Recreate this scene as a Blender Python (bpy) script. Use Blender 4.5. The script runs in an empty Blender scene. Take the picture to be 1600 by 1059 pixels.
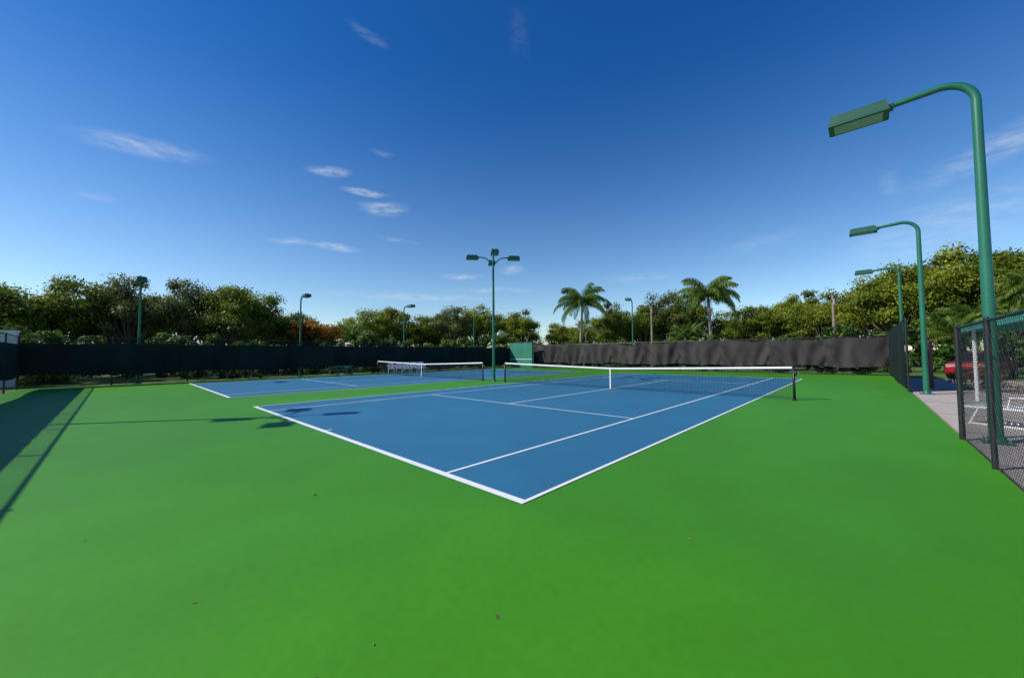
import bpy, math, random
import numpy as np
from mathutils import Vector, Matrix
random.seed(7); rng=np.random.default_rng(11)
scene=bpy.context.scene
COL=scene.collection

# ------------------------------------------------------------------ frames
AX,AY,ANG=0.0879,3.886,0.7567
CA,SA=math.cos(ANG),math.sin(ANG)
def W(u,v,z=0.0):
    """court metres (u to the left along baseline, v along sideline) -> world"""
    return Vector((AX+v*SA-u*CA, AY+v*CA+u*SA, z))
COURT=Matrix.Translation((AX,AY,0))@Matrix.Rotation(-ANG,4,'Z')   # local = (-u, v, z)
def CM(u,v,z=0,rot=0.0):
    return Matrix.Translation(W(u,v,z))@Matrix.Rotation(-ANG+rot,4,'Z')
def WM(x,y,z=0,rot=0.0,s=1.0):
    return Matrix.Translation((x,y,z))@Matrix.Rotation(rot,4,'Z')@Matrix.Scale(s,4)

# ------------------------------------------------------------------ materials
def mat(name,col,rough=0.7,metal=0.0,noise=None,bump=None,spec=0.5):
    m=bpy.data.materials.new(name); m.use_nodes=True
    nt=m.node_tree; b=nt.nodes["Principled BSDF"]
    b.inputs["Roughness"].default_value=rough; b.inputs["Metallic"].default_value=metal
    b.inputs["Specular IOR Level"].default_value=spec
    b.inputs["Base Color"].default_value=(*col,1)
    tc=nt.nodes.new("ShaderNodeTexCoord")
    if noise:
        prev=None
        for (scale,amt,detail) in noise:
            n=nt.nodes.new("ShaderNodeTexNoise"); n.inputs["Scale"].default_value=scale; n.inputs["Detail"].default_value=detail
            nt.links.new(tc.outputs["Object"],n.inputs["Vector"])
            mr=nt.nodes.new("ShaderNodeMapRange"); mr.inputs["From Min"].default_value=0.3; mr.inputs["From Max"].default_value=0.7
            mr.inputs["To Min"].default_value=1-amt; mr.inputs["To Max"].default_value=1+amt
            nt.links.new(n.outputs["Fac"],mr.inputs["Value"])
            if prev is None: prev=mr.outputs[0]
            else:
                mm=nt.nodes.new("ShaderNodeMath"); mm.operation='MULTIPLY'
                nt.links.new(prev,mm.inputs[0]); nt.links.new(mr.outputs[0],mm.inputs[1]); prev=mm.outputs[0]
        vm=nt.nodes.new("ShaderNodeVectorMath"); vm.operation='SCALE'; vm.inputs[0].default_value=col
        nt.links.new(prev,vm.inputs["Scale"]); nt.links.new(vm.outputs[0],b.inputs["Base Color"])
    if bump:
        n=nt.nodes.new("ShaderNodeTexNoise"); n.inputs["Scale"].default_value=bump[0]; n.inputs["Detail"].default_value=4
        nt.links.new(tc.outputs["Object"],n.inputs["Vector"])
        bn=nt.nodes.new("ShaderNodeBump"); bn.inputs["Strength"].default_value=bump[1]; bn.inputs["Distance"].default_value=bump[2]
        nt.links.new(n.outputs["Fac"],bn.inputs["Height"]); nt.links.new(bn.outputs[0],b.inputs["Normal"])
    return m

def leaf_mat(name,dark,light,trans=0.35,objvar=0.25):
    m=bpy.data.materials.new(name); m.use_nodes=True; nt=m.node_tree; nt.nodes.clear()
    out=nt.nodes.new("ShaderNodeOutputMaterial")
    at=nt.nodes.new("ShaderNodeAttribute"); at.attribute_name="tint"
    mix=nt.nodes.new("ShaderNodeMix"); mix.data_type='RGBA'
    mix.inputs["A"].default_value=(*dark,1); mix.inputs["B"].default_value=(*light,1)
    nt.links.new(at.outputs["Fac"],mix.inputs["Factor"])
    oi=nt.nodes.new("ShaderNodeObjectInfo")
    hs=nt.nodes.new("ShaderNodeHueSaturation")
    mr=nt.nodes.new("ShaderNodeMapRange"); mr.inputs["To Min"].default_value=1-objvar; mr.inputs["To Max"].default_value=1+objvar
    nt.links.new(oi.outputs["Random"],mr.inputs["Value"]); nt.links.new(mr.outputs[0],hs.inputs["Value"])
    mr2=nt.nodes.new("ShaderNodeMapRange"); mr2.inputs["To Min"].default_value=0.52; mr2.inputs["To Max"].default_value=0.49
    nt.links.new(oi.outputs["Random"],mr2.inputs["Value"]); nt.links.new(mr2.outputs[0],hs.inputs["Hue"])
    nt.links.new(mix.outputs["Result"],hs.inputs["Color"])
    d=nt.nodes.new("ShaderNodeBsdfPrincipled"); d.inputs["Roughness"].default_value=0.5; d.inputs["Specular IOR Level"].default_value=0.25
    t=nt.nodes.new("ShaderNodeBsdfTranslucent"); ms=nt.nodes.new("ShaderNodeMixShader"); ms.inputs[0].default_value=trans
    nt.links.new(hs.outputs[0],d.inputs["Base Color"]); nt.links.new(hs.outputs[0],t.inputs["Color"])
    nt.links.new(d.outputs[0],ms.inputs[1]); nt.links.new(t.outputs[0],ms.inputs[2]); nt.links.new(ms.outputs[0],out.inputs[0])
    return m

def screen_mat(name,col,alpha,chain=False):
    m=bpy.data.materials.new(name); m.use_nodes=True; nt=m.node_tree
    b=nt.nodes["Principled BSDF"]; out=nt.nodes["Material Output"]
    b.inputs["Roughness"].default_value=0.8; b.inputs["Specular IOR Level"].default_value=0.2
    tc=nt.nodes.new("ShaderNodeTexCoord")
    n=nt.nodes.new("ShaderNodeTexNoise"); n.inputs["Scale"].default_value=0.9; n.inputs["Detail"].default_value=5
    mp=nt.nodes.new("ShaderNodeMapping"); mp.inputs["Scale"].default_value=(1,1,0.35)
    nt.links.new(tc.outputs["Object"],mp.inputs[0]); nt.links.new(mp.outputs[0],n.inputs["Vector"])
    mr=nt.nodes.new("ShaderNodeMapRange"); mr.inputs["From Min"].default_value=.3; mr.inputs["From Max"].default_value=.7
    mr.inputs["To Min"].default_value=0.65; mr.inputs["To Max"].default_value=1.4
    nt.links.new(n.outputs["Fac"],mr.inputs["Value"])
    vm=nt.nodes.new("ShaderNodeVectorMath"); vm.operation='SCALE'; vm.inputs[0].default_value=col
    nt.links.new(mr.outputs[0],vm.inputs["Scale"]); nt.links.new(vm.outputs[0],b.inputs["Base Color"])
    if alpha<1:
        tr=nt.nodes.new("ShaderNodeBsdfTransparent"); ms=nt.nodes.new("ShaderNodeMixShader")
        ms.inputs[0].default_value=alpha
        nt.links.new(tr.outputs[0],ms.inputs[1]); nt.links.new(b.outputs[0],ms.inputs[2]); nt.links.new(ms.outputs[0],out.inputs[0])
    return m

M={}
M['green']=mat("court_green_acrylic",(0.046,0.230,0.002),0.58,noise=[(0.10,.13,3),(0.9,.07,4),(14,.06,5)],bump=(260,.3,.002),spec=.35)
M['blue']=mat("court_blue_acrylic",(0.025,0.145,0.250),0.58,noise=[(0.15,.10,3),(1.1,.06,4),(14,.06,5)],bump=(260,.3,.002),spec=.4)
M['white']=mat("line_paint_white",(0.78,0.79,0.80),0.6,noise=[(6,.05,4)])
M['grass']=mat("grass",(0.085,0.15,0.020),0.9,noise=[(0.08,.3,4),(1.2,.25,5),(20,.35,3)],bump=(35,.8,.05))
M['concrete']=mat("concrete_pinkish",(0.42,0.35,0.31),0.85,noise=[(0.5,.10,5),(7,.08,6)],bump=(90,.3,.004))
M['stucco']=mat("pale_stucco",(0.75,0.72,0.67),0.85,noise=[(0.7,.08,5),(9,.06,6)],bump=(60,.4,.01))
M['asphalt']=mat("asphalt",(0.05,0.05,0.052),0.9,noise=[(0.6,.15,5),(60,.25,3)],bump=(120,.5,.004))
M['mulch']=mat("mulch",(0.10,0.055,0.03),0.95,noise=[(3,.3,5),(30,.4,3)],bump=(40,.9,.04))
M['pole']=mat("green_enamel",(0.016,0.135,0.080),0.38,noise=[(1.2,.15,4),(25,.08,3)])
M['head']=mat("green_enamel_head",(0.012,0.085,0.045),0.4,noise=[(3,.12,4)])
M['lens']=mat("lamp_glass",(0.30,0.36,0.33),0.15)
M['black']=mat("black_vinyl_steel",(0.012,0.013,0.014),0.45)
M['galv']=mat("galvanised_steel",(0.33,0.34,0.35),0.45,metal=.6)
M['net']=mat("net_cord",(0.012,0.012,0.013),0.8)
M['tape']=mat("net_tape",(0.75,0.75,0.76),0.7,noise=[(5,.06,3)])
M['bark']=mat("bark",(0.11,0.085,0.065),0.9,noise=[(4,.3,5)],bump=(14,.8,.03))
M['palmbark']=mat("palm_bark",(0.24,0.20,0.17),0.9,noise=[(3,.2,5)],bump=(10,.8,.03))
M['wood']=mat("weathered_wood",(0.22,0.17,0.13),0.85,noise=[(4,.25,5)])
M['redwood']=mat("red_brown_paint",(0.11,0.03,0.022),0.6,noise=[(5,.2,4)])
M['plastic']=mat("white_plastic",(0.80,0.80,0.82),0.4)
M['teal']=mat("teal_canvas",(0.06,0.33,0.27),0.7,noise=[(2,.12,4)])
M['board']=mat("practice_board_green",(0.018,0.17,0.11),0.55,noise=[(0.8,.15,4),(8,.06,4)])
M['scr_dark']=screen_mat("dark_green_windscreen",(0.0095,0.0165,0.0155),1.0)
M['scr_brown']=screen_mat("brown_windscreen",(0.042,0.035,0.036),1.0)
M['chain']=screen_mat("chain_link_far",(0.015,0.016,0.017),.30)
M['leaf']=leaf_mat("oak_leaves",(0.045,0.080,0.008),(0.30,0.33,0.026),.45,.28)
M['leafgray']=leaf_mat("graygreen_leaves",(0.050,0.068,0.020),(0.19,0.21,0.055),.42)
M['leafdark']=leaf_mat("shrub_leaves",(0.022,0.050,0.008),(0.12,0.19,0.022),.35,.15)
M['leafdry']=leaf_mat("dry_shrub_leaves",(0.09,0.05,0.03),(0.26,0.17,0.08),.3,.15)
M['leafpalm']=leaf_mat("palm_leaves",(0.045,0.10,0.014),(0.22,0.31,0.04),.45,.1)
M['flower']=leaf_mat("orange_flowers",(0.35,0.05,0.01),(0.75,0.16,0.02),.35,.1)
M['red']=mat("red_car_paint",(0.30,0.012,0.015),0.25)
M['glass']=mat("dark_glass",(0.015,0.018,0.02),0.08)
M['rubber']=mat("tyre_rubber",(0.02,0.02,0.02),0.8)
M['dry']=mat("dry_leaf",(0.20,0.13,0.05),0.8)

# ------------------------------------------------------------------ mesh builder
class MB:
    def __init__(s): s.v=[];s.f=[];s.m=[];s.mats=[]
    def mi(s,k):
        if k not in s.mats: s.mats.append(k)
        return s.mats.index(k)
    def add(s,vs,fs,k):
        o=len(s.v); s.v+= [tuple(p) for p in vs]; i=s.mi(k)
        for f in fs: s.f.append(tuple(o+j for j in f)); s.m.append(i)
    def box(s,c,d,k,rot=None,taper=1.0):
        hx,hy,hz=d[0]/2,d[1]/2,d[2]/2
        vs=[]
        for z,t in ((-hz,1.0),(hz,taper)):
            for x,y in ((-hx,-hy),(hx,-hy),(hx,hy),(-hx,hy)):
                p=Vector((x*t,y*t,z))
                if rot: p=rot@p
                vs.append(p+Vector(c))
        s.add(vs,[(3,2,1,0),(4,5,6,7),(0,1,5,4),(1,2,6,5),(2,3,7,6),(3,0,4,7)],k)
    def tube(s,pts,r,k,seg=10,cap=True):
        pts=[Vector(p) for p in pts]; n=len(pts)
        if not hasattr(r,'__len__'): r=[r]*n
        t0=(pts[1]-pts[0]).normalized()
        nrm=t0.orthogonal().normalized(); vs=[];fs=[]
        for i,p in enumerate(pts):
            if i==0:t=pts[1]-pts[0]
            elif i==n-1:t=pts[-1]-pts[-2]
            else:t=pts[i+1]-pts[i-1]
            t.normalize()
            nrm=(nrm-t*nrm.dot(t)).normalized(); b=t.cross(nrm)
            for j in range(seg):
                a=2*math.pi*j/seg
                vs.append(p+(nrm*math.cos(a)+b*math.sin(a))*r[i])
        for i in range(n-1):
            for j in range(seg):
                j2=(j+1)%seg
                fs.append((i*seg+j,i*seg+j2,(i+1)*seg+j2,(i+1)*seg+j))
        if cap:
            fs.append(tuple(range(seg-1,-1,-1))); fs.append(tuple((n-1)*seg+j for j in range(seg)))
        s.add(vs,fs,k)
    def make(s,name,mw=None,parent=None,smooth=False):
        me=bpy.data.meshes.new(name); me.from_pydata(s.v,[],s.f)
        for k in s.mats: me.materials.append(M[k])
        me.polygons.foreach_set("material_index",s.m)
        if smooth: me.polygons.foreach_set("use_smooth",[True]*len(s.f))
        me.update()
        return obj(name,me,mw,parent)
def obj(name,data,mw=None,parent=None):
    o=bpy.data.objects.new(name,data); COL.objects.link(o)
    if parent is not None: o.parent=parent
    if mw is not None:
        if parent is not None: o.matrix_local=mw
        else: o.matrix_world=mw
    return o
def empty(name,mw):
    return obj(name,None,mw)

# ------------------------------------------------------------------ ground
def sheet(name,pts,z,k,parent=None,mw=None,grid=None):
    b=MB(); b.add([(p[0],p[1],z) for p in pts],[tuple(range(len(pts)))],k)
    return b.make(name,mw,parent)
sheet("grass_ground",[(-1500,-1500),(1500,-1500),(1500,1500),(-1500,1500)],-0.05,'grass')
b=MB(); b.box((-11.95,11.95,-0.03),(31.5,36.3,0.06),'green'); b.make("court_pad",COURT)
b=MB(); b.box((8.35,6.0,-0.035),(9.0,44,0.05),'concrete')
for i in range(16): b.box((8.35,-15+i*2.9,-0.0085),(9.0,0.02,0.004),'asphalt')
b.box((6.8,6,-0.0075),(0.02,44,0.004),'asphalt')
b.make("concrete_path",COURT)
b=MB(); b.box((24,20,-0.043),(14,60,0.02),'asphalt'); b.make("parking_lot",COURT)
b=MB(); b.box((14.8,14,-0.04),(3.6,50,0.05),'mulch'); b.make("mulch_bed",COURT)

Wd=0.05
def court(u0,name):
    e=empty(name,CM(u0,0,0)); B=10.97; L=23.77
    sheet("blue_surface",[(0,0),(0,L),(-B,L),(-B,0)],0.004,'blue',e)
    m=MB()
    def ln(u1,v1,u2,v2): # rectangle in u,v
        m.add([(-u1,v1,.008),(-u1,v2,.008),(-u2,v2,.008),(-u2,v1,.008)],[(0,1,2,3)],'white')
    w=Wd
    ln(0,0,B,.1); ln(0,L-.1,B,L)
    ln(0,.1,w,L-.1); ln(B-w,.1,B,L-.1)
    ln(1.37,.1,1.37+w,L-.1); ln(9.6-w,.1,9.6,L-.1)
    for vv in (5.485,18.285): ln(1.37+w,vv-w/2,9.6-w,vv+w/2)
    ln(5.485-w/2,5.485+w/2,5.485+w/2,18.285-w/2)
    ln(5.485-w/2,.1,5.485+w/2,.22); ln(5.485-w/2,L-.22,5.485+w/2,L-.1)
    m.make("lines",None,e)
    return e
court(0,"tennis_court"); court(14.63,"tennis_court.001")

def net(u0,name):
    e=empty(name,CM(u0+5.485,11.885,0)); H=6.395
    def top(x): return 0.914+(1.07-0.914)*(abs(x)/H)**1.15
    m=MB()
    xs=np.arange(-H+.04,H-.03,.048)
    for x in xs:
        t=top(x)-.03
        m.box((x,0,(t+.03)/2),(.0045,.0045,t-.03),'net')
    nseg=24
    for k in range(20):
        pts=[(x,0,.03+(top(x)-.06)*(k/19.0)) for x in np.linspace(-H,H,nseg)]
        m.tube(pts,.0026,'net',3,False)
    m.make("mesh",None,e)
    m=MB(); xs=np.linspace(-H,H,40)
    vs=[];fs=[]
    for i,x in enumerate(xs):
        t=top(x)
        vs+=[(x,-.012,t-.065),(x,-.012,t),(x,.012,t),(x,.012,t-.065)]
    for i in range(39):
        a=i*4
        for j in range(4): fs.append((a+j,a+(j+1)%4,a+4+(j+1)%4,a+4+j))
    m.add(vs,fs,'tape'); m.make("top_band",None,e)
    m=MB(); m.box((0,0,.452),(.05,.034,.90),'tape'); m.box((0,0,.01),(.12,.12,.012),'galv'); m.make("centre_strap",None,e)
    for sgn,nm in ((-1,"post_1"),(1,"post_2")):
        m=MB(); m.tube([(sgn*(H+.02),0,0),(sgn*(H+.02),0,1.07)],.038,'black',14)
        m.tube([(sgn*(H+.02),0,1.07),(sgn*(H+.02),0,1.09)],.044,'black',14)
        m.tube([(sgn*(H+.02),0,.0),(sgn*(H+.02),0,.02)],.075,'black',14)
        m.box((sgn*(H+.02)+.05*sgn,0,.85),(.06,.07,.14),'black')
        m.tube([(sgn*(H+.08),0,.88),(sgn*(H+.16),0,.88),(sgn*(H+.16),0,.78)],.009,'galv',6)
        m.make(nm,None,e,True)
    return e
net(0,"tennis_net"); net(14.63,"tennis_net.001")

# ------------------------------------------------------------------ light poles
def head(m,c,rz,L=.78,Wd=.42,H=.24,tilt=0.0):
    R=Matrix.Rotation(rz,3,'Z')@Matrix.Rotation(tilt,3,'Y')
    c=Vector(c)
    m.box(c+R@Vector((0,0,.0)),(L,Wd,H*.62),'head',R,.93)
    m.box(c+R@Vector((0,0,-H*.31-.02)),(L*1.02,Wd*1.03,.04),'head',R)
    m.box(c+R@Vector((0,0,H*.31+.012)),(L*.86,Wd*.8,.024),'head',R,.9)
    m.box(c+R@Vector((0,0,-H*.31-.044)),(L*.82,Wd*.78,.012),'lens',R)
    m.box(c+R@Vector((-L/2-.03,0,-.01)),(.07,.12,.10),'head',R)
def pole_single(u,v,h,name,rot,arm=.85,r0=.085,r1=.062,hs=1.0):
    e=empty(name,CM(u,v,0,rot))
    R=.42; z1=h-R
    pts=[(0,0,.02),(0,0,h*.45),(0,0,z1)]
    rr=[r0,(r0+r1)/2,r1]
    for i in range(1,11):
        a=i/10*math.radians(92)
        pts.append((R-R*math.cos(a),0,z1+R*math.sin(a))); rr.append(r1*.97)
    pts.append((arm,0,h-.035)); rr.append(r1*.8)
    m=MB(); m.tube(pts,rr,'pole',16,False); nsm=len(m.f)
    m.box((0,0,.012),(.34,.34,.024),'pole')
    for sx in (-.12,.12):
        for sy in (-.12,.12): m.tube([(sx,sy,.024),(sx,sy,.07)],.014,'galv',6)
    m.tube([(0,0,.024),(0,0,.10)],[r0*1.35,r0*1.08],'pole',16)
    m.box((0,-r0-.012,.55),(.09,.03,.16),'pole')
    o=m.make("pole",None,e,False)
    for i,p in enumerate(o.data.polygons): p.use_smooth=i<nsm
    m=MB(); head(m,(arm+.40*hs+.05,0,h-.05),0,.78*hs,.42*hs,.26*hs); m.make("lamp_head",None,e)
    return e
pole_single(-4.15,7.25,6.28,"light_pole",math.pi,1.0,hs=1.12)
pole_single(-4.15,17.0,6.28,"light_pole.001",math.pi,1.0)
pole_single(-4.15,27.5,6.28,"light_pole.002",math.pi,1.0)
for i,(vv) in enumerate((-2.0,6.5,15.1,23.5)):
    pole_single(27.95,vv,5.95,"light_pole.%03d"%(3+i),0,.75,.07,.05)
def pole_quad(loc,h,name,rotw):
    e=empty(name,Matrix.Translation(loc)@Matrix.Rotation(rotw,4,'Z'))
    m=MB(); m.tube([(0,0,.02),(0,0,3.2),(0,0,h)],[.085,.072,.055],'pole',14)
    m.tube([(0,0,h),(0,0,h+.05)],[.075,.03],'pole',14)
    m.box((0,0,.012),(.34,.34,.024),'pole'); m.tube([(0,0,.024),(0,0,.1)],[.12,.09],'pole',14)
    for k in range(4):
        a=k*math.pi/2; c,s=math.cos(a),math.sin(a)
        pts=[(.02,h-.42),(.12,h-.36),(.26,h-.2),(.42,h-.08),(.62,h-.03),(.85,h-.02)]
        m.tube([(c*x,s*x,z) for x,z in pts],.034,'pole',10)
    m.make("pole",None,e)
    m=MB()
    for k in range(4):
        a=k*math.pi/2; c,s=math.cos(a),math.sin(a)
        head(m,(c*1.2,s*1.2,h-.03),a,.66,.4,.26)
    m.make("lamp_heads",None,e)
pole_quad(W(12.8,11.9,0),7.12,"light_pole.007",math.radians(7))
pole_quad(Vector((-14.2,8.05,-.04)),7.12,"light_pole.008",math.radians(20))
pole_single(13.5,31.0,6.6,"light_pole.009",math.radians(-80),.8,.07,.05)

# ------------------------------------------------------------------ fences
def fence(name,p0,p1,h,post_sp,scr=None,scr_z=(.6,2.25),chain_full=True,seed=0,wave=.05,real=False,sag=0.0,rail_mid=False):
    a=W(*p0); c=W(*p1); d=c-a; L=d.length; yaw=math.atan2(d.y,d.x)
    e=empty(name,Matrix.Translation(a)@Matrix.Rotation(yaw,4,'Z'))
    n=max(1,round(L/post_sp)); m=MB()
    for i in range(n+1):
        x=L*i/n; r=.038 if i in (0,n) else .03
        m.tube([(x,0,-.05),(x,0,h+.02)],r,'black',8)
        m.tube([(x,0,h+.02),(x,0,h+.05)],[r*1.2,r*.5],'black',8)
    m.tube([(0,0,h),(L,0,h)],.021,'black',8)
    m.tube([(0,0,.05),(L,0,.05)],.006,'black',5)
    m.make("frame",None,e)
    m=MB()
    if real:
        sp=.075; z0=.04; z1=h-.02; H=z1-z0
        k=-H
        while k<L:
            for sgn in (1,-1):
                s0=max(0,k); s1=min(L,k+H)
                if s1-s0>.02:
                    za=z0+(s0-k); zb=z0+(s1-k)
                    if sgn<0: za,zb=z1-(s0-k),z1-(s1-k)
                    m.tube([(s0,.003*sgn,za),(s1,.003*sgn,zb)],.0022,'black',3,False)
            k+=sp
        m.make("chain_link",None,e)
    elif chain_full:
        m.add([(0,.001,.05),(L,.001,.05),(L,.001,h),(0,.001,h)],[(0,1,2,3)],'chain')
        m.make("chain_link",None,e)
    if scr:
        r=np.random.default_rng(seed); m=MB()
        nx=int(L*14); nz=14
        ph=r.uniform(0,6.28,8); fr=r.uniform(1.5,9,8); am=r.uniform(.3,1,8)/fr**.6
        seams=np.sort(r.uniform(0,L,int(L/5.5)))
        vs=[];fs=[]
        for i in range(nx+1):
            x=L*i/nx
            w=(x%(L/n))/(L/n)
            sg=sag*(math.sin(math.pi*w)**1.2*(.55+.45*math.sin(x*.7+seed))+.35+.35*math.sin(x*.45+1.3)+.2*math.sin(x*2.3))
            for s_ in seams: sg+=sag*.8*math.exp(-((x-s_)/.35)**2)
            for j in range(nz+1):
                t=j/nz; z=scr_z[0]+(scr_z[1]-sg-scr_z[0])*t+ (1-t)*(.05*math.sin(x*.9+seed)+sag*.25*math.sin(x*2.1))
                y=sum(am[q]*math.sin(fr[q]*(x+.25*math.sin(2.3*z+q)*t)+ph[q]+z*(q%3-1)*1.4) for q in range(8))*wave*(.35+.9*math.sin(math.pi*min(1,t*.9+.1)))
                # diagonal pull folds fanning out from each post tie
                if sag: y+=wave*.7*math.sin(22*(w-.5)*(1.3-t)+3*t)*(1-t*.3)
                vs.append((x,-.05-abs(wave)*1.6+y,z))
        for i in range(nx):
            for j in range(nz):
                q=i*(nz+1)+j; fs.append((q,q+nz+1,q+nz+2,q+1))
        m.add(vs,fs,scr)
        m.make("windscreen",None,e,True)
    return e
fence("chain_link_fence",(27.7,-6.2),(27.7,16.0),2.6,3.0,'scr_dark',(.62,2.28),seed=1,wave=.04,sag=.03)
fence("chain_link_fence.001",(27.7,16.0),(27.7,29.9),2.35,3.0,'scr_dark',(.30,2.27),seed=2,wave=.04,sag=.03)
fence("chain_link_fence.002",(27.7,30.0),(-3.75,30.0),2.5,3.0,'scr_brown',(.56,2.52),seed=3,wave=.10,sag=.16)
fence("chain_link_fence.003",(-3.75,-6.2),(27.7,-6.2),2.6,3.0,'scr_dark',(.62,2.2),seed=4,wave=.03)
fence("chain_link_fence.004",(-3.75,30.0),(-3.75,17.6),2.75,3.1,'scr_dark',(.12,2.7),seed=5,wave=.02)
fence("chain_link_fence.005",(-3.78,7.2),(-3.78,-6.2),1.93,2.4,real=True)

# pale garden wall outside the corner of the fence
e=empty("stucco_wall",CM(31.3,-11.6,0)); m=MB(); m.box((0,0,1.45),(.22,10,3.0),'stucco'); m.make("wall",None,e)
m=MB(); m.box((0,0,3.0),(.34,10.1,.10),'stucco')
for i in range(4): m.box((.02,4.75-i*3.1,1.47),(.36,.42,2.96),'stucco')
m.make("coping_and_piers",None,e)

e=empty("practice_board",CM(25.9,28.75,0)); m=MB()
m.box((0,0,1.4),(3.4,.08,2.75),'board'); 
m.make("panel",None,e)
m=MB(); m.box((0,-.044,.95),(3.3,.006,.05),'white'); m.make("net_line",None,e)
m=MB()
for x in (-1.75,0,1.75): m.box((x,.09,1.4),(.09,.09,2.8),'board')
m.box((0,0,2.80),(3.6,.14,.05),'board'); m.make("frame",None,e)

# ------------------------------------------------------------------ foliage
def leaves(centers,radii,n,size,flat=.75,tbase=None):
    V=[];T=[]
    for c,r in zip(centers,radii):
        k=int(n*(0.6+.8*rng.random()))
        d=rng.normal(size=(k,3)); d/=np.linalg.norm(d,axis=1)[:,None]
        d[:,2]=d[:,2]*.9+.12
        rad=r*rng.random(k)**.38*(1+.32*rng.normal(size=k)*.5)
        p=c+d*rad[:,None]*np.array([1,1,flat])
        nr=d+rng.normal(size=(k,3))*.5+np.array([0,0,.35]); nr/=np.linalg.norm(nr,axis=1)[:,None]
        t=np.cross(nr,rng.normal(size=(k,3))); t/=np.linalg.norm(t,axis=1)[:,None]
        bt=np.cross(nr,t)
        s=size*(.6+.8*rng.random(k))[:,None]
        q=np.stack([p-t*s*.75,p-bt*s*.38,p+t*s*.75,p+bt*s*.38],1)
        V.append(q.reshape(-1,3))
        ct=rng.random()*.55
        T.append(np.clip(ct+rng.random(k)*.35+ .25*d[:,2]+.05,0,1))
    return np.concatenate(V),np.concatenate(T)
def leafmesh(name,V,T,mk,tr=None,mats_per=None):
    n=len(T); me=bpy.data.meshes.new(name)
    tv=np.array(tr.v,float) if tr and tr.v else np.zeros((0,3))
    nv=len(tv)
    faces=[tuple(f) for f in (tr.f if tr else [])]
    idx=(np.arange(n*4).reshape(-1,4)+nv).tolist()
    me.from_pydata(np.concatenate([tv,V]).tolist(),[],faces+idx)
    me.materials.append(M[mk]); me.materials.append(M['bark' if not tr or not tr.mats else tr.mats[0]])
    if mats_per is not None: me.materials.append(M[mats_per[0]])
    mi=np.zeros(len(faces)+n,int); mi[:len(faces)]=1
    if mats_per is not None: mi[len(faces):][mats_per[1]]=2
    me.polygons.foreach_set("material_index",mi)
    a=me.attributes.new("tint",'FLOAT','FACE'); a.data.foreach_set("value",np.concatenate([np.zeros(len(faces)),T]).astype(np.float32))
    me.update(); return me
def oak(name,R=1.0,H=2.0,nc=46,nl=240,mk='leaf',size=.05,flat=.75,base=.28,orange=False,clr=(.16,.30)):
    C=[];Rd=[]
    cz=H*(base+1)/2; hz=H*(1-base)/2
    lob=rng.uniform(0,6.28,3)
    while len(C)<nc:
        d=rng.normal(size=3); d/=np.linalg.norm(d)
        if d[2]<-.75: continue
        inner=len(C)%3==0
        rr=rng.uniform(.15,.55) if inner else rng.uniform(.58,.84)
        th=math.atan2(d[1],d[0])
        irr=1+.15*math.sin(2*th+lob[0])+.10*math.sin(3*th+lob[1])+.10*math.sin(5*th+lob[2])
        r=rng.uniform(*clr)*R*(1.3 if inner else 1)
        c=np.array([d[0]*R*rr*irr,d[1]*R*rr*irr,cz+d[2]*(hz-r*.6)*min(1,rr*1.15)*(.78+.22*irr)])
        C.append(c);Rd.append(r)
    V,T=leaves(C,Rd,nl,size,flat)
    tr=MB(); sw=rng.normal(size=2)*R*.06
    tr.tube([(0,0,-.05),(sw[0]*.5,sw[1]*.5,H*base*.6),(sw[0],sw[1],H*base*1.15)],[R*.075,R*.055,R*.045],'bark',8)
    for c in C[::2]:
        mid=(np.array([sw[0],sw[1],H*base])*.45+c*.55)+np.array([0,0,-.05*H])
        tr.tube([(sw[0],sw[1],H*base*1.05),mid,c],[R*.032,R*.02,R*.007],'bark',5,False)
    mp=None
    if orange: mp=('flower',np.nonzero(rng.random(len(T))<np.where(V.reshape(-1,4,3)[:,0,2]>cz-.1*H,.6,.12))[0])
    return leafmesh(name,V,T,mk,tr,mp)
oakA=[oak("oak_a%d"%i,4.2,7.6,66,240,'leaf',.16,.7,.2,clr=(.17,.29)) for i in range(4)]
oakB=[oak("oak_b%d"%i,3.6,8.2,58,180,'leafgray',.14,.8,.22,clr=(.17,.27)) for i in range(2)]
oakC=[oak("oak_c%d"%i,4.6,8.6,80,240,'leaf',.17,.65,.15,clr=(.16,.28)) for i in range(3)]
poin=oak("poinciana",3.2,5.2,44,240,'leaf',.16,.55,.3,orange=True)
cnt={}
def nm(base):
    k=cnt.get(base,0); cnt[base]=k+1
    return base if k==0 else "%s.%03d"%(base,k)
def tree(kind,x,y,h,wid=None):
    lib={'a':(oakA,7.6,4.2),'b':(oakB,8.2,3.6),'c':(oakC,8.6,4.6)}[kind]
    me=random.choice(lib[0]); h*=(1.13 if x<-5 else 1.08)*random.uniform(.95,1.06); s=h/lib[1]; w=(wid*1.05/lib[2]) if wid else s
    o=obj(nm("oak_tree"),me,Matrix.Translation((x,y,-.05))@Matrix.Rotation(random.uniform(0,6.28),4,'Z')@Matrix.Diagonal((w,w,s,1)))
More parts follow.
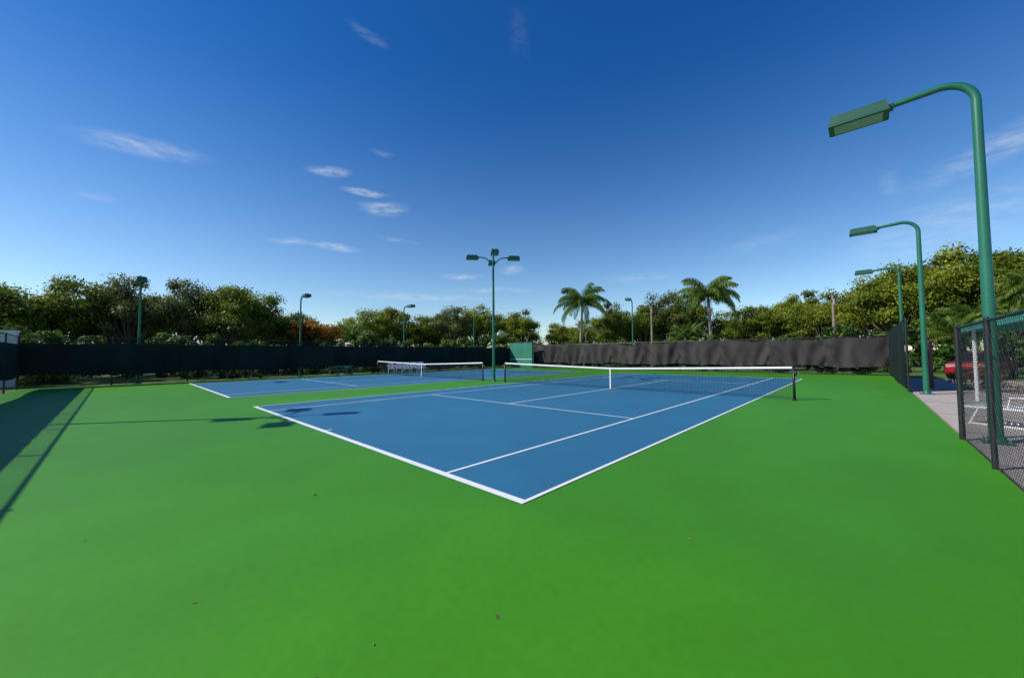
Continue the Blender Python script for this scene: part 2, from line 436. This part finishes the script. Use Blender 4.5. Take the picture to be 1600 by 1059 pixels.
for t in [('a',-39,24,6.8,4),('c',-35.5,25.5,6.6,4),('a',-35,29,7.1,3.8),('a',-34.6,32.5,7.6,3.6),('b',-31.8,31,8.3,3.0),('b',-29.4,33.5,8.0,3.0),
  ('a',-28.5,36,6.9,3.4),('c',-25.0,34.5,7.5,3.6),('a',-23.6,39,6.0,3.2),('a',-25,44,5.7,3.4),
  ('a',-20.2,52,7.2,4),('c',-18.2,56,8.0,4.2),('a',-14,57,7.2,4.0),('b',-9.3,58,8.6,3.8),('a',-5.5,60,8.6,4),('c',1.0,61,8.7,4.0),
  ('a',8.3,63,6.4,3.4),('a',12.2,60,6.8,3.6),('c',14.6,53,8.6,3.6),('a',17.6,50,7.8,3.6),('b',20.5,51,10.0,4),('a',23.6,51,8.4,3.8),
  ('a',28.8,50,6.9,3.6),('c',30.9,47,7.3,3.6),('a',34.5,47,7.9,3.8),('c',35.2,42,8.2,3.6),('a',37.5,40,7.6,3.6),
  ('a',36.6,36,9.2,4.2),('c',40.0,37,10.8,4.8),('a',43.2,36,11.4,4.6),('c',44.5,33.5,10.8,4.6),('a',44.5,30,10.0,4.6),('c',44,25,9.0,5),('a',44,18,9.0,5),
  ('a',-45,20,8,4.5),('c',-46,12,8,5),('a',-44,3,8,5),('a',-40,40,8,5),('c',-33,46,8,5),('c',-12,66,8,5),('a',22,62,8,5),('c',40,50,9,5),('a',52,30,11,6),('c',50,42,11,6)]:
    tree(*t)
obj("poinciana_tree",poin,WM(-20.2,38,-.05,1.0,1.08))
def hedge(name,p0,p1,h,wid,dens,mk='leafdark',size=.13,hv=.25,gap=0.0):
    a=np.array(W(*p0)); c=np.array(W(*p1)); L=np.linalg.norm(c-a); C=[];Rd=[]
    n=int(L*dens); dirv=(c-a)/L; nrm=np.array([-dirv[1],dirv[0],0])
    for i in range(n):
        s=rng.random()*L
        if gap and math.sin(s*.9+.5)+.6*math.sin(s*.37)>1.2-gap: continue
        hh=h*(1+hv*math.sin(s*.55+1)*.6+hv*math.sin(s*1.7)*.4)
        r=rng.uniform(.25,.5)*min(1.3,max(.7,h/2))
        z=rng.uniform(.1,max(.2,hh-r*.6))
        C.append(a+dirv*s+nrm*rng.uniform(-wid/2,wid/2)+np.array([0,0,z])); Rd.append(r)
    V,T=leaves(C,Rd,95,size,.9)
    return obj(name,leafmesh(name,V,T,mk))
hedge("hedge",(28.9,-4.6),(28.9,-2.6),1.3,.9,9,size=.09)
hedge("hedge.001",(28.9,-.8),(28.9,5.4),1.2,.9,8,size=.10)
hedge("hedge.003",(28.9,6.8),(28.9,27),1.35,.9,8,size=.10,gap=.1)
hedge("hedge.002",(27,31.0),(-3,31.0),1.2,.9,7,size=.10)
hedge("shrubs",(33.5,-9),(33.5,38),3.2,2.4,8,size=.20)
hedge("shrubs.001",(33,37),(-14,37),3.2,2.6,8,size=.20,hv=.35)
hedge("shrubs.002",(-14.2,36),(-14.2,4),1.3,2.0,6,size=.13,hv=.5)
hedge("shrubs.003",(-20,44),(-27,6),3.5,3.0,9,size=.2,hv=.35)
hedge("shrubs.004",(-5.4,20.5),(-6.4,18.9),.75,.7,9,'leafdry',.06,hv=.3)
hedge("shrubs.005",(-12.2,24),(-12.2,12),.8,.8,7,'leafdry',.09,hv=.6)

def palm(name,x,y,th,L=2.9,nf=24,lean=(0,0),droop=1.0,trunk=.15,lw=.055,up=(75,-35),leaf=.62,nl=46):
    e=empty(nm(name),Matrix.Translation((x,y,-.05)))
    m=MB(); pts=[];rr=[]
    for i in range(9):
        t=i/8; pts.append((lean[0]*t*t,lean[1]*t*t,th*t)); rr.append(trunk*(1.35-.6*t) if i else trunk*1.8)
    m.tube(pts,rr,'palmbark',10)
    top=Vector(pts[-1])
    m.tube([top,top+Vector((0,0,.7))],[trunk*.75,trunk*.35],'leafpalm',8)
    m.make("trunk",None,e,True)
    V=[];T=[]; m2=MB()
    for k in range(nf):
        az=k*2.399+random.uniform(-.2,.2); f=k/(nf-1)
        el=math.radians(up[0]+(up[1]-up[0])*f); Lk=L*random.uniform(.85,1.1)
        p=Vector((top.x,top.y,top.z+.55)); pos=[p.copy()]; ns=14; dirs=[]
        for i in range(ns):
            el2=max(math.radians(-86),el-droop*(i/ns)**1.2*math.radians(105))
            d=Vector((math.cos(az)*math.cos(el2),math.sin(az)*math.cos(el2),math.sin(el2))); dirs.append(d)
            p=p+d*(Lk/ns); pos.append(p.copy())
        m2.tube(pos,[.03*(1-.8*i/ns) for i in range(ns+1)],'leafpalm',4,False)
        side=Vector((-math.sin(az),math.cos(az),0)); tk=random.random()*.5
        for i in range(nl):
            t=.12+.88*i/(nl-1); q=t*ns; a=min(int(q),ns-1); P=pos[a].lerp(pos[a+1],q-a); d=dirs[a]
            ll=leaf*math.sin(math.pi*min(1,.15+.82*t))**.6*random.uniform(.8,1.1)
            for sg in (-1,1):
                dd=(side*sg*random.uniform(.4,.9)+d*.55+Vector((0,0,-.5-random.random()*.8))).normalized()
                E=P+dd*ll+Vector((0,0,-.12*ll)); Wv=d*lw*.5; mid=P+dd*ll*.5
                V+= [P-Wv*.6,mid-Wv*1.3,E,mid+Wv*1.3]
                T.append(min(1,tk+random.random()*.5))
    me=leafmesh("fronds",np.array([tuple(v) for v in V]),np.array(T),'leafpalm',m2)
    obj("fronds",me,Matrix.Identity(4),e)
    return e
palm("queen_palm",8.8,48,7.5,L=4.4,nf=26,lean=(.3,0),leaf=1.0,lw=.06,droop=1.05,nl=74,up=(86,0),trunk=.17)
palm("queen_palm",21.4,40,7.0,L=4.1,nf=28,lean=(-.2,.1),leaf=1.0,lw=.055,droop=1.15,nl=74,up=(88,10),trunk=.17)
palm("date_palm",-1.9,56,2.6,L=2.6,nf=30,droop=.6,up=(85,0),leaf=.45,lw=.07)
palm("date_palm",20.6,44,2.7,L=2.8,nf=32,droop=.6,up=(85,0),leaf=.45,lw=.07)
palm("date_palm",-20,47,3.0,L=2.8,nf=30,droop=.6,up=(85,0),leaf=.45,lw=.07)
palm("date_palm",31.5,26.5,2.0,L=2.6,nf=30,droop=.7,up=(85,5),leaf=.5,lw=.06)
palm("date_palm",36.0,29.0,3.4,L=2.6,nf=32,droop=.7,up=(80,-30),leaf=.5,lw=.06)
palm("date_palm",35.2,25.2,5.4,L=2.3,nf=34,droop=.8,up=(80,-50),leaf=.5,lw=.06)

# ------------------------------------------------------------------ small furniture
def chair(mw,name):
    e=empty(name,mw); m=MB()
    for x in (-.25,.25):
        for y in (-.2,.22): m.tube([(x,y,0),(x*.9,y*.9,.43)],.024,'plastic',6)
        m.tube([(x*1.1,-.22,.42),(x*1.15,-.22,.64),(x*1.15,.24,.66)],.026,'plastic',6)
    m.make("legs_arms",None,e)
    m=MB(); m.box((0,0,.435),(.5,.48,.035),'plastic'); m.box((0,-.23,.40),(.5,.02,.08),'plastic'); m.make("seat",None,e)
    m=MB(); R=Matrix.Rotation(math.radians(-12),3,'X')
    for i in range(5): m.box(Vector((-.19+.095*i,.27,.66)),(.082,.018,.42),'plastic',R)
    m.box((0,.315,.87),(.5,.03,.08),'plastic',R); m.make("backrest",None,e)
for i in range(5):
    chair(CM(25.80,12.7+i*.72,0,math.radians(70+random.uniform(-8,8))),nm("white_chair"))
e=empty("court_bench",CM(26.7,9.3,0,math.radians(90))); m=MB()
for i in range(3): m.box((0,-.13+.13*i,.45),(1.4,.11,.035),'board')
m.make("seat",None,e); m=MB()
for x in (-.55,.55):
    for y in (-.14,.14): m.box((x,y,.215),(.05,.05,.43),'board')
m.box((0,.22,.7),(1.4,.03,.1),'board'); m.box((-.55,.2,.58),(.05,.03,.34),'board'); m.box((.55,.2,.58),(.05,.03,.34),'board')
m.make("legs",None,e)

e=empty("shade_shelter",CM(-5.0,12.2,0)); m=MB()
for x in (.05,2.9):
    for y in (-2.9,3.0): m.tube([(x,y,-.02),(x,y,2.2)],.045,'plastic',10)
m.make("posts",None,e)
m=MB()
m.add([(-.15,-4.5,2.22),(-.15,3.25,2.22),(1.5,3.25,2.62),(1.5,-4.5,2.62),(3.15,3.25,2.22),(3.15,-4.5,2.22)],[(0,3,2,1),(3,5,4,2)],'teal')
m.box((-.16,-.62,2.16),(.02,7.8,.12),'teal'); m.box((3.16,-.62,2.16),(.02,7.8,.12),'teal')
m.add([(-.15,3.25,2.1),(-.15,3.25,2.22),(1.5,3.25,2.62),(3.15,3.25,2.22),(3.15,3.25,2.1)],[(0,1,2,3,4)],'teal')
m.make("awning",None,e)

def lounger(mw):
    e=empty(nm("patio_lounger"),mw); m=MB()
    for x in (-.3,.3):
        m.tube([(x,-.9,.35),(x,.25,.38),(x,.75,1.0)],.024,'plastic',8)
        m.tube([(x,-.75,0),(x,-.6,.35)],.02,'plastic',8); m.tube([(x,.3,0),(x,.15,.37)],.02,'plastic',8)
        m.tube([(x,-.75,.02),(x,.3,.02)],.018,'plastic',8)
        m.tube([(x,-.2,.36),(x,-.15,.6),(x,.42,.62)],.018,'plastic',8)
    m.make("frame",None,e); m=MB()
    for i in range(13): m.box((0,-.85+.09*i,.375),(.6,.06,.012),'plastic')
    R=Matrix.Rotation(math.radians(51),3,'X')
    for i in range(8): m.box((0,.29+.062*i,.43+.077*i),(.6,.06,.012),'plastic',R)
    m.make("slats",None,e)
lounger(CM(-4.95,9.4,-.01,math.radians(235))); lounger(CM(-6.6,15.6,-.01,math.radians(150)))

e=empty("gate_post",WM(17.3,15.6,-.02,.3)); m=MB(); m.box((0,0,.95),(.24,.24,1.9),'redwood'); m.box((0,0,1.93),(.32,.32,.06),'redwood'); m.box((0,0,1.98),(.22,.22,.06),'redwood',None,.3); m.make("post",None,e)
def upole(x,y,h):
    e=empty(nm("utility_pole"),WM(x,y,-.05)); m=MB(); m.tube([(0,0,0),(0,0,h)],[.16,.11],'wood',10); m.make("post",None,e)
    m=MB(); m.box((0,0,h-.5),(.5,.08,.1),'wood'); m.tube([(0,-.14,h-.9),(0,-.14,h-.35)],.09,'galv',8); m.make("hardware",None,e)
upole(16.7,44.5,7.2); upole(30.5,35.3,6.9)
e=empty("street_lamp",WM(9.9,50,-.05)); m=MB()
m.tube([(0,0,0),(0,0,4.0),(.15,0,4.5),(.55,0,4.8),(1.0,0,4.8)],[.07,.05,.05,.04,.04],'galv',8); m.make("post",None,e)
m=MB(); m.box((1.25,0,4.78),(.6,.25,.14),'galv',None,.8); m.make("lamp_head",None,e)

def car(mw):
    e=empty("parked_car",mw)
    st=[(-2.15,.38,.62,.66,.70),(-2.05,.25,.80,.84,.84),(-1.25,.22,.90,.95,.90),(-.55,.22,.92,1.38,.90),(.2,.22,.93,1.47,.90),(1.0,.22,.94,1.42,.90),(1.75,.25,.95,1.0,.88),(2.1,.30,.88,.90,.84),(2.2,.42,.70,.72,.74)]
    vs=[]
    for (x,zb,zw,zr,hw) in st:
        rw=hw*(.74 if zr-zw>.2 else .9)
        vs+= [(x,-hw*.94,zb),(x,-hw,(zb+zw)/2),(x,-hw*.97,zw),(x,-rw,zr-.03),(x,-rw*.6,zr),(x,rw*.6,zr),(x,rw,zr-.03),(x,hw*.97,zw),(x,hw,(zb+zw)/2),(x,hw*.94,zb)]
    m=MB(); k=10
    body=[];glass=[]
    for i in range(len(st)-1):
        for j in range(k):
            f=(i*k+j,(i+1)*k+j,(i+1)*k+(j+1)%k,i*k+(j+1)%k)
            tall=(st[i][3]-st[i][2]>.2),(st[i+1][3]-st[i+1][2]>.2)
            if j in (2,6) and (tall[0] or tall[1]): glass.append(f)
            elif j in (3,4,5) and tall[0]!=tall[1]: glass.append(f)
            else: body.append(f)
    body.append(tuple(range(k))[::-1]); body.append(tuple((len(st)-1)*k+j for j in range(k)))
    m.add(vs,body,'red'); m.add(vs,glass,'glass'); m.make("body",None,e)
    m=MB()
    for x in (-1.35,1.35):
        for y in (-.82,.82):
            m.tube([(x,y-.11,.33),(x,y+.11,.33)],.33,'rubber',20)
            m.tube([(x,y-.115,.33),(x,y+.115,.33)],.19,'galv',14)
    m.make("wheels",None,e)
    m=MB()
    for y in (-.6,.6): m.box((-2.1,y,.68),(.08,.34,.12),'lens'); m.box((2.17,y,.78),(.06,.3,.14),'red')
    m.box((2.22,0,.55),(.02,.5,.12),'plastic'); m.box((-2.17,0,.48),(.03,.9,.14),'black'); m.make("lights",None,e)
car(WM(26.8,21.4,-.02,math.radians(25)))

m=MB()
for (x,y,s) in ((-.10,2.25,.02),(-2.2,4.2,.03),(-2.0,2.4,.018),(1.45,3.15,.018),(-.75,2.05,.012),(-.95,1.85,.012),(.9,3.9,.014),(.6,2.6,.008),(2.3,3.4,.010),(-3.6,3.2,.014),(3.2,6.2,.014),(-1.2,3.1,.008)):
    a=random.uniform(0,6.28); c,s2=math.cos(a)*s,math.sin(a)*s
    m.add([(x-c,y-s2,.003),(x-s2*.45,y+c*.45,.003+s*.35),(x+c,y+s2,.006),(x+s2*.45,y-c*.45,.004)],[(0,3,2),(0,2,1)],'dry')
m.make("fallen_leaves")

# ------------------------------------------------------------------ sun + sky
EL=math.radians(39); SH=math.radians(10)
d=Vector((math.cos(SH)*math.cos(EL),math.sin(SH)*math.cos(EL),-math.sin(EL)))
sl=bpy.data.lights.new("sun",'SUN'); sl.energy=5.0; sl.angle=math.radians(.5); sl.color=(1,.955,.88)
so=obj("sun",sl); so.rotation_mode='QUATERNION'; so.rotation_quaternion=d.to_track_quat('-Z','Y')
w=bpy.data.worlds.new("World"); scene.world=w; w.use_nodes=True; nt=w.node_tree; nt.nodes.clear()
out=nt.nodes.new("ShaderNodeOutputWorld"); bg=nt.nodes.new("ShaderNodeBackground"); bg.inputs[1].default_value=.14
sky=nt.nodes.new("ShaderNodeTexSky"); sky.sky_type='NISHITA'; sky.sun_disc=False
sky.sun_elevation=EL; sky.sun_rotation=math.radians(260); sky.air_density=1.0; sky.dust_density=.3; sky.ozone_density=3.0; sky.altitude=50
hs=nt.nodes.new("ShaderNodeHueSaturation"); hs.inputs["Saturation"].default_value=1.15; hs.inputs["Value"].default_value=1.0
nt.links.new(sky.outputs[0],hs.inputs["Color"])
tc=nt.nodes.new("ShaderNodeTexCoord"); sx=nt.nodes.new("ShaderNodeSeparateXYZ"); nt.links.new(tc.outputs["Generated"],sx.inputs[0])
def math_(op,a,b=None,clamp=False):
    n=nt.nodes.new("ShaderNodeMath"); n.operation=op; n.use_clamp=clamp
    for i,x in enumerate((a,b)):
        if x is None: continue
        if isinstance(x,(int,float)): n.inputs[i].default_value=x
        else: nt.links.new(x,n.inputs[i])
    return n.outputs[0]
az=math_('ARCTAN2',sx.outputs[0],sx.outputs[1]); el=math_('ARCSINE',sx.outputs[2])
# deepen the blue with elevation (polarised autumn sky)
tr_=nt.nodes.new("ShaderNodeMapRange"); tr_.inputs["From Min"].default_value=.04; tr_.inputs["From Max"].default_value=.72; tr_.interpolation_type='SMOOTHSTEP'
nt.links.new(el,tr_.inputs["Value"])
tm=nt.nodes.new("ShaderNodeMix"); tm.data_type='RGBA'; tm.inputs["A"].default_value=(1,1.02,1.03,1); tm.inputs["B"].default_value=(.15,.55,.92,1)
nt.links.new(tr_.outputs[0],tm.inputs["Factor"])
ml=nt.nodes.new("ShaderNodeVectorMath"); ml.operation='MULTIPLY'; nt.links.new(hs.outputs[0],ml.inputs[0]); nt.links.new(tm.outputs["Result"],ml.inputs[1])
cx=nt.nodes.new("ShaderNodeCombineXYZ"); nt.links.new(az,cx.inputs[0]); nt.links.new(el,cx.inputs[1])
wn=nt.nodes.new("ShaderNodeTexNoise"); wn.inputs["Scale"].default_value=14; wn.inputs["Detail"].default_value=4
nt.links.new(cx.outputs[0],wn.inputs["Vector"])
wv=nt.nodes.new("ShaderNodeVectorMath"); wv.operation='MULTIPLY_ADD'; wv.inputs[1].default_value=(.05,.022,0); 
nt.links.new(wn.outputs["Color"],wv.inputs[0]); nt.links.new(cx.outputs[0],wv.inputs[2])
off=nt.nodes.new("ShaderNodeVectorMath"); off.operation='SUBTRACT'; off.inputs[1].default_value=(.025,.011,0); nt.links.new(wv.outputs[0],off.inputs[0])
acc=None
for (a0,e0,sa,se,rot,st) in [(-.79,.385,.10,.018,.10,.45),(-.458,.422,.055,.012,.08,.7),(-.382,.39,.06,.009,.04,.7),(-.335,.358,.065,.018,.05,.65),
   (-.447,.259,.055,.010,.0,.6),(-.54,.262,.05,.009,.05,.4),(-.375,.69,.05,.012,-.3,.16),(.026,.72,.03,.05,.3,.05),(.95,.33,.13,.025,.35,.4),(.868,.217,.16,.05,.2,.28),
   (.807,.303,.02,.03,.4,.16),(-.136,.207,.06,.010,0,.45),(-.235,.15,.22,.012,0,.35),(0,.225,.04,.014,0,.4),(-.33,.48,.03,.007,0,.2),(.33,.19,.1,.010,0,.25),(-.3,.29,.05,.006,-.1,.25),(-.85,.28,.03,.01,0,.18),(-.05,.17,.12,.008,0,.3),(.6,.24,.10,.02,.15,.14)]:
    mp=nt.nodes.new("ShaderNodeMapping"); mp.vector_type='TEXTURE'
    mp.inputs["Location"].default_value=(a0,e0,0); mp.inputs["Rotation"].default_value=(0,0,rot); mp.inputs["Scale"].default_value=(sa,se,1)
    nt.links.new(off.outputs[0],mp.inputs[0])
    ln=nt.nodes.new("ShaderNodeVectorMath"); ln.operation='LENGTH'; nt.links.new(mp.outputs[0],ln.inputs[0])
    mr=nt.nodes.new("ShaderNodeMapRange"); mr.interpolation_type='SMOOTHSTEP'; mr.inputs["From Min"].default_value=1.25; mr.inputs["From Max"].default_value=0.0
    mr.inputs["To Min"].default_value=0; mr.inputs["To Max"].default_value=st
    nt.links.new(ln.outputs["Value"],mr.inputs["Value"])
    acc=mr.outputs[0] if acc is None else math_('ADD',acc,mr.outputs[0])
sn=nt.nodes.new("ShaderNodeTexNoise"); sn.inputs["Scale"].default_value=22; sn.inputs["Detail"].default_value=8; sn.inputs["Roughness"].default_value=.65
sm=nt.nodes.new("ShaderNodeMapping"); sm.inputs["Scale"].default_value=(1,3.6,1); sm.inputs["Rotation"].default_value=(0,0,.15)
nt.links.new(cx.outputs[0],sm.inputs[0]); nt.links.new(sm.outputs[0],sn.inputs["Vector"])
sr=nt.nodes.new("ShaderNodeMapRange"); sr.inputs["From Min"].default_value=.34; sr.inputs["From Max"].default_value=.68
nt.links.new(sn.outputs["Fac"],sr.inputs["Value"])
fac=math_('MULTIPLY',acc,sr.outputs[0],True)
mx=nt.nodes.new("ShaderNodeMix"); mx.data_type='RGBA'; mx.inputs["B"].default_value=(5.6,6.0,6.3,1)
nt.links.new(fac,mx.inputs["Factor"]); nt.links.new(ml.outputs[0],mx.inputs["A"])
nt.links.new(mx.outputs["Result"],bg.inputs[0]); nt.links.new(bg.outputs[0],out.inputs[0])

# ------------------------------------------------------------------ camera
cam=bpy.data.cameras.new("camera"); co=obj("camera",cam)
cam.sensor_width=36; cam.sensor_fit='HORIZONTAL'; cam.lens=583.7/1600*36; cam.clip_end=5000; cam.clip_start=.05
co.matrix_world=Matrix.Translation((0,0,1.538))@Matrix.Rotation(math.pi/2+.04031,4,'X')@Matrix.Rotation(-.008178,4,'Z')
scene.camera=co
scene.view_settings.view_transform='Standard'; scene.view_settings.look='None'; scene.view_settings.exposure=0
